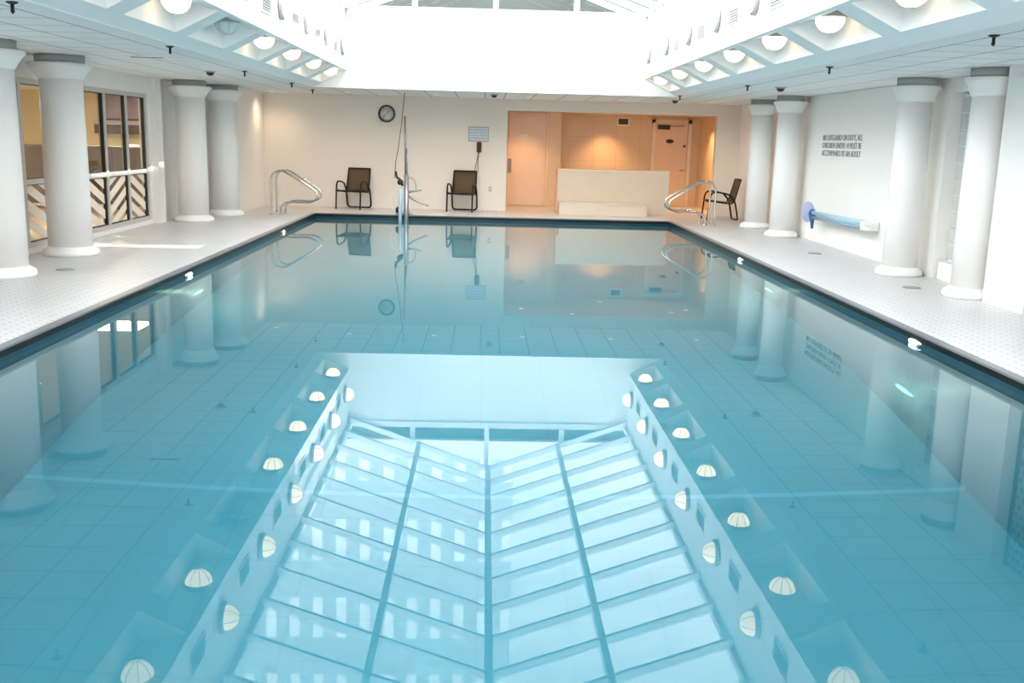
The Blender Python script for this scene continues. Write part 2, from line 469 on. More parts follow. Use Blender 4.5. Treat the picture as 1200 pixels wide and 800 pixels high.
# glass roof
sky = empty('window_1', (XC, FY, EZ), kind='structure')
def P(o):   # keep world placement of a child whose mesh is in world coordinates
    o.location = (-sky.location.x, -sky.location.y, -sky.location.z); return o
hw = FR-XC
def slope_pt(s, f, y, dz=0.): return (XC+s*hw*f, y, RZ-(RZ-EZ)*f+dz)
for s in (-1, 1):
    b = MB()
    b.face([slope_pt(s, 0, YN), slope_pt(s, 1.02, YN), slope_pt(s, 1.02, FY), slope_pt(s, 0, FY)])
    P(b.build('roof_pane', M['sky_glass'], sky))
    b = MB(); f = .5; x, _, z = slope_pt(s, f, 0)
    b.box(x-.045, x+.045, YN, FY, z-.15, z-.015); P(b.build('purlin', M['rafter'], sky))
    b = MB(); b.box(XC+s*hw-.06, XC+s*hw+.06, YN, FY, EZ-.01, EZ+.09); P(b.build('eave_bar', M['mull'], sky))
b = MB(); b.box(XC-.055, XC+.055, YN, FY, RZ-.17, RZ); P(b.build('ridge_bar', M['rafter'], sky))
k = 0
while 20.24-.93*k > YN+.3:
    y = 20.24-.93*k
    if k == 0: y = 20.2
    for s in (-1, 1):
        b = MB()
        a0 = Vector(slope_pt(s, .02, y, -.09)); a1 = Vector(slope_pt(s, .995, y, -.09))
        w, h = .03, .055
        v = []
        for p_ in (a0, a1):
            for dy, dz in ((-w, -h), (w, -h), (w, h), (-w, h)): v.append(b.bm.verts.new((p_.x, p_.y+dy, p_.z+dz)))
        for q in ((0, 1, 2, 3), (7, 6, 5, 4), (0, 4, 5, 1), (1, 5, 6, 2), (2, 6, 7, 3), (3, 7, 4, 0)): b.bm.faces.new([v[i] for i in q])
        P(b.build('rafter', M['rafter'], sky))
    k += 1
b = MB(); b.face([(FL, FY+.06, EZ), (FR, FY+.06, EZ), (XC, FY+.06, RZ)]); P(b.build('gable_pane', M['sky_glass'], sky))
b = MB(); b.box(FL-.05, FR+.05, FY-.03, FY+.11, EZ-.06, EZ+.06); P(b.build('gable_sill', M['mull'], sky))
for x in (-1.43, .13, 1.70):
    b = MB(); zt = RZ-(RZ-EZ)*abs(x-XC)/hw; b.box(x-.05, x+.05, FY, FY+.1, EZ, zt-.02); P(b.build('mullion', M['mull'], sky))

# ------------------------------------------------------------------ left windows
def tall_window(name, y0, y1, panes=3):
    w = empty(name, (WL-.08, (y0+y1)/2, WZ0), kind='structure')
    def put(o): o.location = (-w.location.x, -w.location.y, -w.location.z); return o
    x0, x1 = WL-.13, WL-.03; zt = 1.03; fw = .045
    b = MB()
    b.box(x0, x1, y0, y1, WZ0, WZ0+.07); b.box(x0, x1, y0, y1, WZ1-.07, WZ1)
    b.box(x0, x1, y0, y0+.06, WZ0+.07, WZ1-.07); b.box(x0, x1, y1-.06, y1, WZ0+.07, WZ1-.07)
    b.box(x0+.01, x1-.01, y0+.06, y1-.06, zt-.035, zt+.035)
    ps = (y1-y0)/panes
    for k in range(1, panes):
        y = y0+ps*k; b.box(x0+.005, x1-.005, y-fw, y+fw, WZ0+.07, WZ1-.07)
    put(b.build('window_frame', M['alum'], w))
    b = MB()
    for k in range(panes):
        ya = y0+ps*k+(.06 if k == 0 else fw); yb = y0+ps*(k+1)-(.06 if k == panes-1 else fw)
        for za, zb in ((WZ0+.07, zt-.035), (zt+.035, WZ1-.07)):
            b.box(x0+.03, x1-.02, yb-.026, yb, za, zb); b.box(x0+.03, x1-.02, ya, ya+.012, za, zb)
            b.box(x0+.03, x1-.02, ya, yb, za, za+.014); b.box(x0+.03, x1-.02, ya, yb, zb-.012, zb)
    put(b.build('gasket', M['gasket'], w))
    for k in range(panes):
        ya = y0+ps*k; yb = ya+ps; xx = WL-.085
        b = MB(); b.face([(xx, ya+.03, zt), (xx, yb-.03, zt), (xx, yb-.03, WZ1-.03), (xx, ya+.03, WZ1-.03)]); put(b.build('upper_pane', M['glass'], w))
        b = MB(); b.face([(xx, ya+.03, WZ0+.03), (xx, yb-.03, WZ0+.03), (xx, yb-.03, zt), (xx, ya+.03, zt)]); put(b.build('chevron_pane', M['chevron'], w))
    return w
tall_window('window_2', *W1); tall_window('window_3', *W2)

# glass-block window in the recess of the right wall
w = empty('window_4', (6.0, 11.8, .35), kind='structure')
b = MB(); b.box(6.05, 6.13, 11.0, 12.94, .33, 2.45)
o = b.build('mortar_panel', M['white'], w); o.location = -w.location
b = MB()
for i in range(9):
    for k in range(10):
        y = 12.91-.205*i; z = .36+.207*k
        b.prism([(y-.185, z), (y, z), (y, z+.185), (y-.185, z+.185)], 'x', 6.025, 6.05)
o = b.build('glass_blocks', M['gblock'], w, bevel=.012); o.location = -w.location

# ------------------------------------------------------------------ columns
def column(r, rcap, ab):
    t = empty('column')
    MB().lathe([(r+.075, 0), (r+.08, .03), (r+.07, .07), (r+.02, .10), (r, .12)], 40).build('base', M['column'], t)
    MB().lathe([(r, .11), (r*.985, 1.2), (r*.95, 2.29)], 48).build('shaft', M['column'], t)
    MB().lathe([(r*.95, 2.24), (r+.01, 2.27), (r+.03, 2.31), (rcap-.04, 2.37), (rcap, 2.405), (rcap, 2.435), (rcap-.02, 2.445)], 40).build('capital', M['column'], t)
    MB().lathe([(ab, 2.435), (ab, 2.544)], 40).build('abacus', M['abacus'], t)
    return t
cl = column(.275, .385, .30); crt = column(.225, .305, .25)
lab_l = ['broad white round column cut by the picture edge in front of the nearer window',
         'broad white round column standing between the two tall windows',
         'broad white round column beyond the chevron window, in front of the flat pilaster',
         'white round column nearest the back wall on the window side']
for i, (x, y) in enumerate(((-5.38, 11.3), (-5.47, 13.42), (-5.43, 19.0), (-5.22, 20.5))):
    o = cl if i == 0 else copy_tree(cl); o.location = (x, y, D); tag(o, lab_l[i], 'column', 'columns along the window side', 'thing')
lab_r = ['white round column beside the patterned screen, closest on the lettered wall',
         'white round column between the wall lettering and the glass blocks',
         'white round column just left of the blue reel on the lettered wall',
         'white round column behind the lone chair facing the pool']
for i, (x, y) in enumerate(((5.60, 11.31), (5.55, 13.23), (5.52, 18.62), (5.53, 20.5))):
    o = crt if i == 0 else copy_tree(crt); o.location = (x, y, D); tag(o, lab_r[i], 'column', 'columns along the lettered wall', 'thing')

# ------------------------------------------------------------------ lamps
def dome_profile(r, n=10, sx=1.):
    return [(r*math.sin(PI/2*k/n), -r*math.cos(PI/2*k/n)*sx) for k in range(n+1)]
def dome_lamp(name, lit=True):
    """hangs at z=0 with the dome pointing down"""
    t = empty(name); r = .14
    MB().lathe([(.10, .045), (.165, .03), (.172, .0), (.150, -.012)], 32).build('mounting_ring', M['lamp_ring'], t)
    sh = MB().lathe([(a, z-.012) for a, z in dome_profile(r)], 32).build('lamp_shade', M['lamp_on'] if lit else M['shade_white'], t)
    rb = MB()
    for k in range(8):
        a = 2*PI*(k+.5)/8
        rb.tube([(1.012*r*math.sin(PI/2*j/8)*math.cos(a), 1.012*r*math.sin(PI/2*j/8)*math.sin(a), -.012-1.012*r*math.cos(PI/2*j/8)) for j in range(9)], .0035, 6)
    rb.build('ribs', M['rib'], sh)
    return t
lamp = dome_lamp('soffit_lamp'); lamp_off = dome_lamp('soffit_lamp', False)
first = True
for side, nm in ((1, 'above the lettered wall'), (-1, 'on the window side')):
    x = XC+side*(3.312-XC)
    for i, y in enumerate(LY):
        off = side < 0 and i == 4
        if off: o = lamp_off
        elif first: o = lamp; first = False
        else: o = copy_tree(lamp)
        o.location = (x, y, 2.985)
        tag(o, ('unlit dome lamp' if off else 'lit ribbed dome lamp') + ' in the soffit %s, %s' % (nm, ORD[i]), 'lamp', 'dome lamps in the sloped soffits')
def sconce_lamp():
    """on a wall at x=0, dome pointing +x"""
    t = empty('wall_sconce'); r = .135; mt = Matrix.Rotation(-PI/2, 4, 'Y')
    MB().lathe([(.11, .0), (.17, -.01), (.175, -.04), (.15, -.055)], 32, mtx=mt).build('mounting_ring', M['lamp_ring'], t)
    sh = MB().lathe([(a, z*1.1-.05) for a, z in dome_profile(r)], 32, mtx=mt).build('lamp_shade', M['lamp_on'], t)
    rb = MB()
    for k in range(6):
        a = 2*PI*(k+.5)/6
        rb.tube([mt @ Vector((1.012*r*math.sin(PI/2*j/8)*math.cos(a), 1.012*r*math.sin(PI/2*j/8)*math.sin(a), -.05-1.115*r*math.cos(PI/2*j/8))) for j in range(9)], .0035, 6)
    rb.build('ribs', M['rib'], sh)
    return t
sc = sconce_lamp(); first = True
for side, nm in ((1, 'above the lettered wall'), (-1, 'on the window side')):
    for i in range(6):
        o = sc if first else copy_tree(sc); first = False
        o.location = (FR if side > 0 else FL, LY[i]-.0, 3.385); o.rotation_euler = (0, 0, PI if side > 0 else 0)
        tag(o, 'lit dome sconce on the well face %s, %s' % (nm, ORD[i]), 'wall lamp', 'dome sconces on the light well faces')
def well_vent():
    t = empty('air_vent')
    b = MB(); b.box(-.005, .018, -.27, .27, -.135, .135); b.build('vent_frame', M['white'], t, bevel=.004)
    b = MB(); b.box(.010, .0195, -.235, .235, -.10, .10)
    for k in range(6): b.prism([(.0195, -.09+.033*k), (.03, -.10+.033*k), (.03, -.094+.033*k), (.0195, -.08+.033*k)], 'y', -.23, .23)
    b.build('grille', M['grille'], t)
    return t
v0 = well_vent(); first = True
for side, nm in ((1, 'above the lettered wall'), (-1, 'on the window side')):
    for i in range(6):
        o = v0 if first else copy_tree(v0); first = False
        o.location = (FR if side > 0 else FL, LY[i]-.93, 3.32); o.rotation_euler = (0, 0, PI if side > 0 else 0)
        tag(o, 'grey air vent on the well face %s, %s' % (nm, ORD[i] if i < 5 else 'closest one'), 'vent', 'vents between the sconces')

# ------------------------------------------------------------------ ceiling fittings
def sprinkler():
    t = empty('sprinkler')
    MB().lathe([(.045, 0), (.045, -.006), (.03, -.014), (.014, -.02)], 16).build('escutcheon', M['black'], t)
    MB().lathe([(.014, -.015), (.012, -.06), (.018, -.065), (.006, -.085), (0, -.088)], 12).build('stem', M['black'], t)
    return t
sp = sprinkler()
spots = [(-3.53, 7.87, 'over the window side, closest to the camera'), (-3.48, 11.49, 'over the window side, beside the unlit lamp'), (-3.64, 15.63, 'over the window side, by the third lamp'),
         (-3.55, 18.86, 'over the window side, near the farthest lamp'), (-3.6, 21.4, 'near the back wall above the left handrail'),
         (3.99, 8.15, 'over the lettered wall side, closest to the camera'), (3.89, 11.73, 'over the lettered wall side, by the fifth lamp'),
         (3.99, 15.78, 'over the lettered wall side, by the third lamp'), (3.69, 19.7, 'over the lettered wall side, near the farthest lamp')]
for i, (x, y, s) in enumerate(spots):
    o = sp if i == 0 else copy_tree(sp); o.location = (x, y, CZ)
    tag(o, 'small black ceiling sprinkler ' + s, 'sprinkler', 'ceiling sprinklers')
def round_fit():
    t = empty('smoke_detector')
    MB().lathe([(.085, 0), (.085, -.012), (.06, -.022)], 24).build('mounting_plate', M['grille'], t)
    MB().lathe([(.06, -.018), (.055, -.05), (.03, -.07), (0, -.075)], 24).build('sensor_dome', M['dark_plate'], t)
    return t
rf = round_fit()
for i, (x, y, s) in enumerate(((-4.22, 15.88, 'above the chevron window'), (4.56, 15.98, 'above the wall lettering'), (3.96, 21.66, 'near the back wall above the right handrail'), (.14, 21.3, 'below the white far face, above the second chair'))):
    o = rf if i == 0 else copy_tree(rf); o.location = (x, y, CZ)
    tag(o, 'dark round ceiling detector ' + s, 'detector', 'round ceiling detectors')
t = empty('ceiling_diffuser', (-4.28, 13.16, CZ), label='narrow dark slot diffuser in the ceiling near the window side', cat='vent')
MB().box(-.26, .26, -.07, .07, -.012, .005).build('vent_frame', M['white'], t, bevel=.003)
MB().box(-.2, .2, -.035, .035, -.016, -.010).build('slot', M['gasket'], t)

# ------------------------------------------------------------------ deck drains
def drain():
    t = empty('deck_drain')
    MB().lathe([(.105, 0), (.105, .006), (.09, .008)], 28).build('ring', M['steel_dull'], t)
    b = MB()
    for k in range(-3, 4): 
        h = math.sqrt(max(.085**2-(k*.025)**2, 1e-4)); b.box(-h, h, k*.025-.008, k*.025+.008, .006, .011)
    b.build('grate', M['grille'], t)
    return t
dr = drain()
for i, (x, y, s) in enumerate(((-4.93, 11.9, 'before the column between the windows'), (5.2, 11.96, 'between the two nearer columns of the lettered wall'), (5.21, 15.66, 'below the blue reel'))):
    o = dr if i == 0 else copy_tree(dr); o.location = (x, y, D); tag(o, 'round grey drain in the deck ' + s, 'drain', 'deck drains')

# ------------------------------------------------------------------ pool fittings
def wall_fit():
    t = empty('pool_wall_fitting')
    mt = Matrix.Rotation(PI/2, 4, 'Y') @ Matrix.Diagonal((.62, 2.6, 1, 1))
    MB().lathe([(.055, 0), (.052, .012), (.042, .018)], 24, mtx=mt, caps=False).build('rim', M['chrome'], t)
    MB().lathe([(.043, .012), (.03, .028), (0, .034)], 24, mtx=mt).build('lens', M['fitting'], t)
    return t
wf = wall_fit()
for i, (x, y, rz, s) in enumerate(((PL, 12.3, 0, 'below the column between the windows'), (PL, 18.1, 0, 'near the left handrail'), (PR, 8.9, PI, 'below the patterned screen'), (PR, 15.3, PI, 'below the blue reel'))):
    o = wf if i == 0 else copy_tree(wf); o.location = (x, y, .02); o.rotation_euler = (0, 0, rz)
    tag(o, 'small white oval fitting at the waterline ' + s, 'pool fitting', 'waterline fittings')
def uw_light():
    t = empty('underwater_light')
    mt = Matrix.Rotation(PI/2, 4, 'Y') @ Matrix.Diagonal((.55, 2.0, 1, 1))
    MB().lathe([(.115, 0), (.115, .01), (.10, .016)], 28, mtx=mt, caps=False).build('rim', M['white_plastic'], t)
    MB().lathe([(.10, .01), (.07, .03), (0, .04)], 28, mtx=mt).build('lens', M['uw_lamp'], t)
    return t
ul = uw_light()
for i, (x, y, z, rz, s) in enumerate(((PR, 8.99, -1.9, PI, 'below the nearest waterline fitting'), (PR, 13.64, -1.35, PI, 'below the blue reel side'), (PL, 12.65, -1.5, 0, 'on the window side of the pool'))):
    o = ul if i == 0 else copy_tree(ul); o.location = (x, y, z); o.rotation_euler = (0, 0, rz)
    ld = bpy.data.lights.new('underwater_glow', 'POINT'); ld.energy = 6.; ld.color = (.88, 1., .62); ld.shadow_soft_size = 0.
    lo = bpy.data.objects.new('underwater_glow', ld); C.objects.link(lo); lo.location = (x+(.22 if rz == 0 else -.22), y, z)
    tag(o, 'glowing oval underwater pool light ' + s, 'pool light', 'underwater lights')

# ------------------------------------------------------------------ chairs
def chair():
    t = empty('sling_chair'); br, sl = M['brown_frame'], M['sling']
    for s in (-1, 1):
        x = .29*s
        MB().tube(smooth_path([(x, -.335, 0), (x, -.315, .25), (x, -.30, .44), (x, -.275, .56), (x, -.21, .612), (x, -.08, .61), (x, .10, .575), (x, .20, .50), (x*.93, .235, .40)]), .0185, 10).build('side_frame', br, t)
        MB().tube([(x*.93, -.30, .425), (x*.93, .0, .385), (x*.93, .2, .37), (x*.93, .25, .43), (x*.9, .37, .90)], .017, 10).build('sling_rail', br, t)
    MB().tube(smooth_path([(.285, .13, .56), (.29, .25, .42), (.29, .31, .20), (.285, .335, .07), (.23, .34, .018), (.1, .34, .015), (-.1, .34, .015), (-.23, .34, .018), (-.285, .335, .07), (-.29, .31, .20), (-.29, .25, .42), (-.285, .13, .56)], 4), .0195, 10).build('rear_leg', br, t)
    MB().tube([(-.28, -.30, .41), (.28, -.30, .41)], .021).build('front_bar', br, t)
    MB().tube([(-.26, .37, .90), (.26, .37, .90)], .015).build('top_bar', br, t)
    def sheet(path, hw, th):
        b = MB(); n = 6; g0 = []; g1 = []
        for (y, z, ny, nz) in path:
            ra, rb_ = [], []
            for i in range(n+1):
                u = -1+2*i/n; sag = .014*(1-u*u)
                ra.append(b.bm.verts.new((u*hw, y-ny*sag, z-nz*sag))); rb_.append(b.bm.verts.new((u*hw, y-ny*(sag+th), z-nz*(sag+th))))
            g0.append(ra); g1.append(rb_)
        for a, c, fl in ((g0, None, 0), (g1, None, 1)):
            for r0, r1 in zip(a, a[1:]):
                for i in range(n): b.bm.faces.new([r0[i], r0[i+1], r1[i+1], r1[i]]).smooth = True
        for i in range(n): b.bm.faces.new([g0[0][i], g0[0][i+1], g1[0][i+1], g1[0][i]]); b.bm.faces.new([g0[-1][i], g0[-1][i+1], g1[-1][i+1], g1[-1][i]])
        for k in range(len(path)-1):
            for i in (0, n): b.bm.faces.new([g0[k][i], g0[k+1][i], g1[k+1][i], g1[k][i]])
        return b
    sheet([(-.30, .425, 0, 1), (-.15, .405, 0, 1), (0, .388, 0, 1), (.19, .375, 0, 1)], .262, .006).build('seat', sl, t)
    sheet([(.22, .385, -.95, .25), (.26, .47, -.97, .25), (.31, .68, -.97, .25), (.368, .905, -.97, .25)], .258, .006).build('backrest', sl, t)
    return t
ch = chair()
for i, (x, y, rz, s) in enumerate(((-3.0, 23.17, R(-15), 'brown sling armchair at the back wall, left of the pool lift'), (-.53, 23.17, R(-9), 'brown sling armchair at the back wall, below the red phone'),
                                   (5.24, 22.45, R(-90), 'brown sling armchair seen side-on behind the right handrail'))):
    o = ch if i == 0 else copy_tree(ch); o.location = (x, y, D); o.rotation_euler = (0, 0, rz); tag(o, s, 'chair', 'sling armchairs on the far deck')

# ------------------------------------------------------------------ hand rails
def rails():
    t = empty('pool_handrail')
    path = smooth_path([(0, 0, 0), (0, 0, .35), (0, 0, .68), (.03, 0, .80), (.12, 0, .875), (.25, 0, .885), (.45, 0, .78), (.84, 0, .545), (.93, 0, .465), (.94, 0, .37), (.86, 0, .295), (.72, 0, .262), (.40, 0, .262), (.28, 0, .235), (.20, 0, .15), (.18, 0, 0)], 6)
    for dy in (-.26, .26):
        MB().tube([p + Vector((0, dy, 0)) for p in path], .0215, 14).build('rail', M['chrome'], t)
        for x in (0, .18): MB().lathe([(.05, 0), (.05, .012), (.027, .03)], 20, at=(x, dy, 0)).build('flange', M['chrome'], t)
    return t
hr = rails(); hr.location = (-4.40, 21.2, D); tag(hr, 'polished steel handrail pair at the far left pool corner', 'handrail', 'pool handrails')
o = copy_tree(hr); o.location = (4.73, 20.98, D); o.rotation_euler = (0, 0, PI); tag(o, 'polished steel handrail pair at the far right pool corner', 'handrail', 'pool handrails')

# ------------------------------------------------------------------ pool lift
t = empty('pool_lift', (-1.70, PF+.12, D), label='steel pool lift with tall mast and side arms at the far pool edge', cat='pool lift')
sd, chm = M['steel_dull'], M['chrome']
def L(o): return o
MB().box(-.22, .16, -.03, .26, 0, .02).build('base_plate', sd, t, bevel=.004)
MB().tube([(.03, -.20, -.75), (.03, -.20, .86)], .052, 20).build('mast', sd, t)
MB().tube([(-.10, -.19, -.75), (-.10, -.17, .30), (-.085, -.14, .55)], .038, 16).build('support_tube', M['blue_pale'], t)
MB().box(-.15, .09, -.16, .06, .02, .07).build('bracket', sd, t, bevel=.006)
MB().tube([(.015, -.20, .85), (-.005, -.20, 2.06)], .021, 14).build('upper_pole', sd, t)
MB().tube([(.05, -.20, .85), (.035, -.20, 1.4)], .010, 10).build('lift_rod', chm, t)
b = MB(); b.tube([(-.05, -.18, .62), (-.09, -.18, .74), (-.17, -.18, .80), (-.20, -.18, .92)], .026, 12); b.lathe([(0, -.04), (.06, -.04), (.06, .04), (0, .04)], 18, at=(-.10, -.18, .70), mtx=Matrix.Rotation(PI/2, 4, 'X'))
b.build('winch', M['gasket'], t)
MB().tube([(.06, -.2, .50), (.20, -.2, .52), (.36, -.2, .545)], .03, 12, r2=.014).build('seat_arm', sd, t)
MB().tube(smooth_path([(.08, -.2, .80), (.16, -.2, .78), (.22, -.2, .69), (.235, -.2, .55)]), .011, 10).build('grab_loop', sd, t)
MB().tube([(.06, -.2, .42), (.2, -.2, .34), (.44, -.2, .23), (.50, -.2, .215)], .028, 12, r2=.013).build('footrest_arm', sd, t)
MB().tube(smooth_path([(-.16, -.17, .56), (-.27, -.17, .46), (-.31, -.17, .30), (-.25, -.15, .14), (-.13, -.1, .03)]), .010, 8).build('hose', M['white_plastic'], t)
MB().lathe([(0, 0), (.06, 0), (.06, .09), (.03, .13), (0, .13)], 16, at=(-.14, -.13, .05)).build('pump', M['gasket'], t)
MB().tube([(-.01, -.2, CZ-D-.005), (-.09, -.2, 1.8), (-.15, -.19, 1.35), (-.20, -.18, 1.1), (-.215, -.18, .78)], .0065, 8).build('cable', M['gasket'], t)

# ------------------------------------------------------------------ back wall fittings
t = empty('wall_clock', (-2.29, YB, 2.245), label='round black rimmed clock on the cream back wall', cat='clock')
mt = Matrix.Rotation(PI/2, 4, 'X')
MB().lathe([(.165, 0), (.195, 0), (.195, .03), (.185, .045), (.165, .04), (.160, .02)], 48, mtx=mt, caps=False).build('rim', M['black'], t)
fc = MB().lathe([(0, 0), (.166, 0), (.166, .018), (0, .018)], 48, mtx=mt).build('face', mat('clock_face', (.66, .65, .60), .4), t)
b = MB()
for k in range(12):
    a = 2*PI*k/12; c_, s_ = math.cos(a), math.sin(a)
    b.tube([(.125*s_, -.02, .125*c_), (.15*s_, -.02, .15*c_)], .006, 6)
b.build('hour_marks', M['black'], fc)
MB().tube([(0, -.024, 0), (.05, -.024, .06)], .007, 6).build('hour_hand', M['black'], fc)
MB().tube([(0, -.027, 0), (-.08, -.027, -.085)], .005, 6).build('minute_hand', M['black'], fc)

t = empty('notice_board', (-.185, YB, 1.84), label='blue-grey printed notice on the back wall above the phone', cat='sign')
MB().box(-.235, .235, -.012, .0, -.165, .165).build('frame', M['silver_plate'], t, bevel=.003)
MB().box(-.222, .222, -.016, -.011, -.152, .152).build('sheet', M['notice'], t)
t = empty('wall_phone', (-.165, YB, 1.56), label='dark red wall phone with hanging cord on the back wall', cat='phone')
MB().box(-.055, .055, -.03, 0, -.13, .10).build('cradle', M['red'], t, bevel=.012)
MB().tube([(0, -.045, -.115), (0, -.06, -.07), (0, -.06, .05), (0, -.045, .095)], .036, 14).build('handset', M['red'], t)
MB().tube(smooth_path([(-.02, -.02, -.13), (-.03, -.02, -.25), (-.075, -.02, -.45), (-.09, -.02, -.545), (-.055, -.02, -.59), (-.015, -.02, -.545), (-.02, -.02, -.43), (-.018, -.02, -.25), (0, -.02, -.13)]), .0065, 8).build('cord', M['red'], t)
t = empty('light_switch', (.11, YB, .60), label='small grey switch plate low on the back wall beside the alcove', cat='switch')
MB().box(-.035, .035, -.008, 0, -.06, .06).build('plate', M['grille'], t, bevel=.003)
MB().box(-.01, .01, -.016, -.007, -.02, .02).build('toggle', M['white_plastic'], t)

# ------------------------------------------------------------------ alcove
d = empty('door_1', (1.0, 25.72, D), kind='structure')
MB().box(-.47, .50, -.03, .02, .01, 2.32).build('door_panel', M['door'], d, bevel=.004)
MB().box(-.45, -.36, -.045, -.028, .82, 1.17).build('push_plate', M['silver_plate'], d, bevel=.003)
b = MB(); b.lathe([(0, 0), (.09, 0), (.085, .015), (0, .022)], 24, at=(-.06, -.03, 1.76), mtx=Matrix.Rotation(PI/2, 4, 'X') @ Matrix.Diagonal((1.2, .7, 1, 1)))
b.build('oval_sign', M['white_plastic'], d)
b = MB(); b.box(.51, .56, -.06, .0, 0, 2.33); b.box(-.52, -.48, -.06, 0, 0, 2.33); b.box(-.52, .56, -.06, 0, 2.335, 2.34)
b.build('door_frame', M['door_frame'], d)
d = empty('door_2', (4.88, 26.95, D), kind='structure')
MB().box(-.43, .43, -.03, 0, .01, 2.16).build('door_panel', M['door'], d, bevel=.004)
b = MB(); b.box(.435, .52, -.07, 0, 0, 2.25); b.box(-.52, -.435, -.07, 0, 0, 2.25); b.box(-.52, .52, -.07, 0, 2.165, 2.25)
b.build('door_frame', M['door_frame'], d)
dc = MB().box(-.38, -.06, -.10, -.025, 2.0, 2.12).build('door_closer', M['dark_plate'], d, bevel=.01)
MB().tube([(-.1, -.06, 2.08), (.32, -.06, 2.10)], .012, 8).build('closer_arm', M['steel_dull'], dc)
MB().lathe([(0, 0), (.10, 0), (.10, .012), (0, .015)], 24, at=(-.04, -.03, 1.70), mtx=Matrix.Rotation(PI/2, 4, 'X') @ Matrix.Diagonal((1., .5, 1, 1))).build('oval_sign', M['dark_plate'], d)
MB().lathe([(0, 0), (.03, 0), (.03, .05), (0, .06)], 16, at=(.35, -.03, 1.58), mtx=Matrix.Rotation(PI/2, 4, 'X')).build('lock', M['dark_plate'], d)
MB().tube([(.36, -.03, .95), (.36, -.09, .95), (.25, -.09, .95)], .014, 8).build('handle', M['steel_dull'], d)

t = empty('spa_surround', (2.96, 23.75, D), label='long beige tiled counter wall inside the alcove', cat='surround')  # raised tiled whirlpool surround, reached by the step
MB().box(-1.30, 1.30, -.28, .25, 0, .97).build('surround_body', M['surround'], t, bevel=.006)
MB().box(-1.31, 1.31, -.29, .27, .97, 1.0).build('surround_top', M['door_frame'], t, bevel=.008)
t = empty('step_box', (2.67, 23.07, D), label='low beige tiled step in front of the counter', cat='step')
MB().box(-1.0, 1.0, -.30, .38, 0, .245).build('step_body', M['surround'], t, bevel=.005)
MB().box(-1.0, 1.0, -.31, .38, .245, .27).build('tread', M['surround'], t, bevel=.006)
t = empty('wall_vent', (3.59, 26.95, 2.275), label='white framed dark vent high on the alcove back wall', cat='vent')
b = MB()
for x0, x1, z0, z1 in ((-.165, .165, -.105, -.075), (-.165, .165, .075, .105), (-.165, -.13, -.075, .075), (.13, .165, -.075, .075)): b.box(x0, x1, -.02, 0, z0, z1)
b.build('vent_frame', M['white_plastic'], t)
b = MB(); b.box(-.13, .13, -.008, 0, -.075, .075)
for k in range(6): b.box(-.13, .13, -.016, -.006, -.066+.025*k, -.058+.025*k)
b.build('grille', M['dark_plate'], t)

def downlight():
    t = empty('recessed_downlight')
    MB().lathe([(.055, .0), (.085, -.004), (.085, .0)], 24).build('trim_ring', M['white_plastic'], t)
    MB().lathe([(0, -.001), (.055, -.001), (.055, -.004), (0, -.004)], 24).build('lens', mat('warm_lens', emit=(1, .7, .42), estr=1.2) if 'warm_lens' not in bpy.data.materials else bpy.data.materials['warm_lens'], t)
    return t
dl = downlight()
WARM = (1., .55, .24)
spots_ = [(3.1, 26.38, 105, 'over the counter back wall'), (5.2, 25.3, 120, 'by the alcove side wall'), (.95, 25.0, 75, 'in front of the left door'), (2.2, 24.4, 30, 'over the counter end'), (4.75, 24.9, 70, 'over the floor by the far door')]
for i, (x, y, pw, s) in enumerate(spots_):
    o = dl if i == 0 else copy_tree(dl); o.location = (x, y, 2.44); tag(o, 'small warm recessed downlight in the alcove ceiling ' + s, 'downlight', 'alcove downlights')
    ld = bpy.data.lights.new('downlight_beam', 'SPOT'); ld.energy = pw; ld.color = WARM; ld.spot_size = R(104); ld.spot_blend = .85; ld.shadow_soft_size = .04
    lo = bpy.data.objects.new('downlight_beam', ld); C.objects.link(lo); lo.location = (x, y, 2.42)

# added fill: unseen warm downlights in the low ceiling along the back wall
fill_wash = [(-4.75, 22.9, 40, 'in the ceiling corner above the left handrail'), (-3.0, 22.3, 58, 'in the far ceiling above the first back-wall chair'), (-1.1, 22.3, 58, 'in the far ceiling between the two back-wall chairs'),
        (.9, 22.3, 58, 'in the far ceiling before the left alcove door'), (2.9, 22.3, 58, 'in the far ceiling before the counter'), (4.9, 22.4, 58, 'in the far ceiling above the side-on chair')]
for i, (x, y, pw, s) in enumerate(fill_wash):
    o = copy_tree(dl); o.location = (x, y, CZ); tag(o, 'added warm fill downlight ' + s, 'downlight', 'added fill downlights along the back wall')
    ld = bpy.data.lights.new('downlight_beam', 'SPOT'); ld.energy = pw; ld.color = (1., .74, .5); ld.spot_size = R(148); ld.spot_blend = 1.; ld.shadow_soft_size = .10  # beam of the added fill fixture
    lo = bpy.data.objects.new('downlight_beam', ld); C.objects.link(lo); lo.location = (x, y, CZ-.02)

# ------------------------------------------------------------------ lettered wall
def text_mesh(lines, width, height):
    cu = bpy.data.curves.new('lettering', 'FONT'); cu.body = '\n'.join(lines); cu.size = 1.; cu.space_line = .95; cu.extrude = .01
    o = bpy.data.objects.new('lettering_source', cu); C.objects.link(o)
    bpy.context.view_layer.update()
    me = bpy.data.meshes.new_from_object(o.evaluated_get(bpy.context.evaluated_depsgraph_get()))
    bpy.data.objects.remove(o)
    xs = [v.co.x for v in me.vertices]; ys = [v.co.y for v in me.vertices]
    sx = width/(max(xs)-min(xs)); sy = height/(max(ys)-min(ys)); x0, y1 = min(xs), max(ys)
    for v in me.vertices: v.co = ((v.co.x-x0)*sx, (v.co.y-y1)*sy, v.co.z*.4)
    me.materials.append(M['letter']); return me
me = text_mesh(['NO LIFEGUARD ON DUTY, ALL', 'CHILDREN UNDER 14 MUST BE', 'ACCOMPANIED BY AN ADULT'], 1.88, .352)
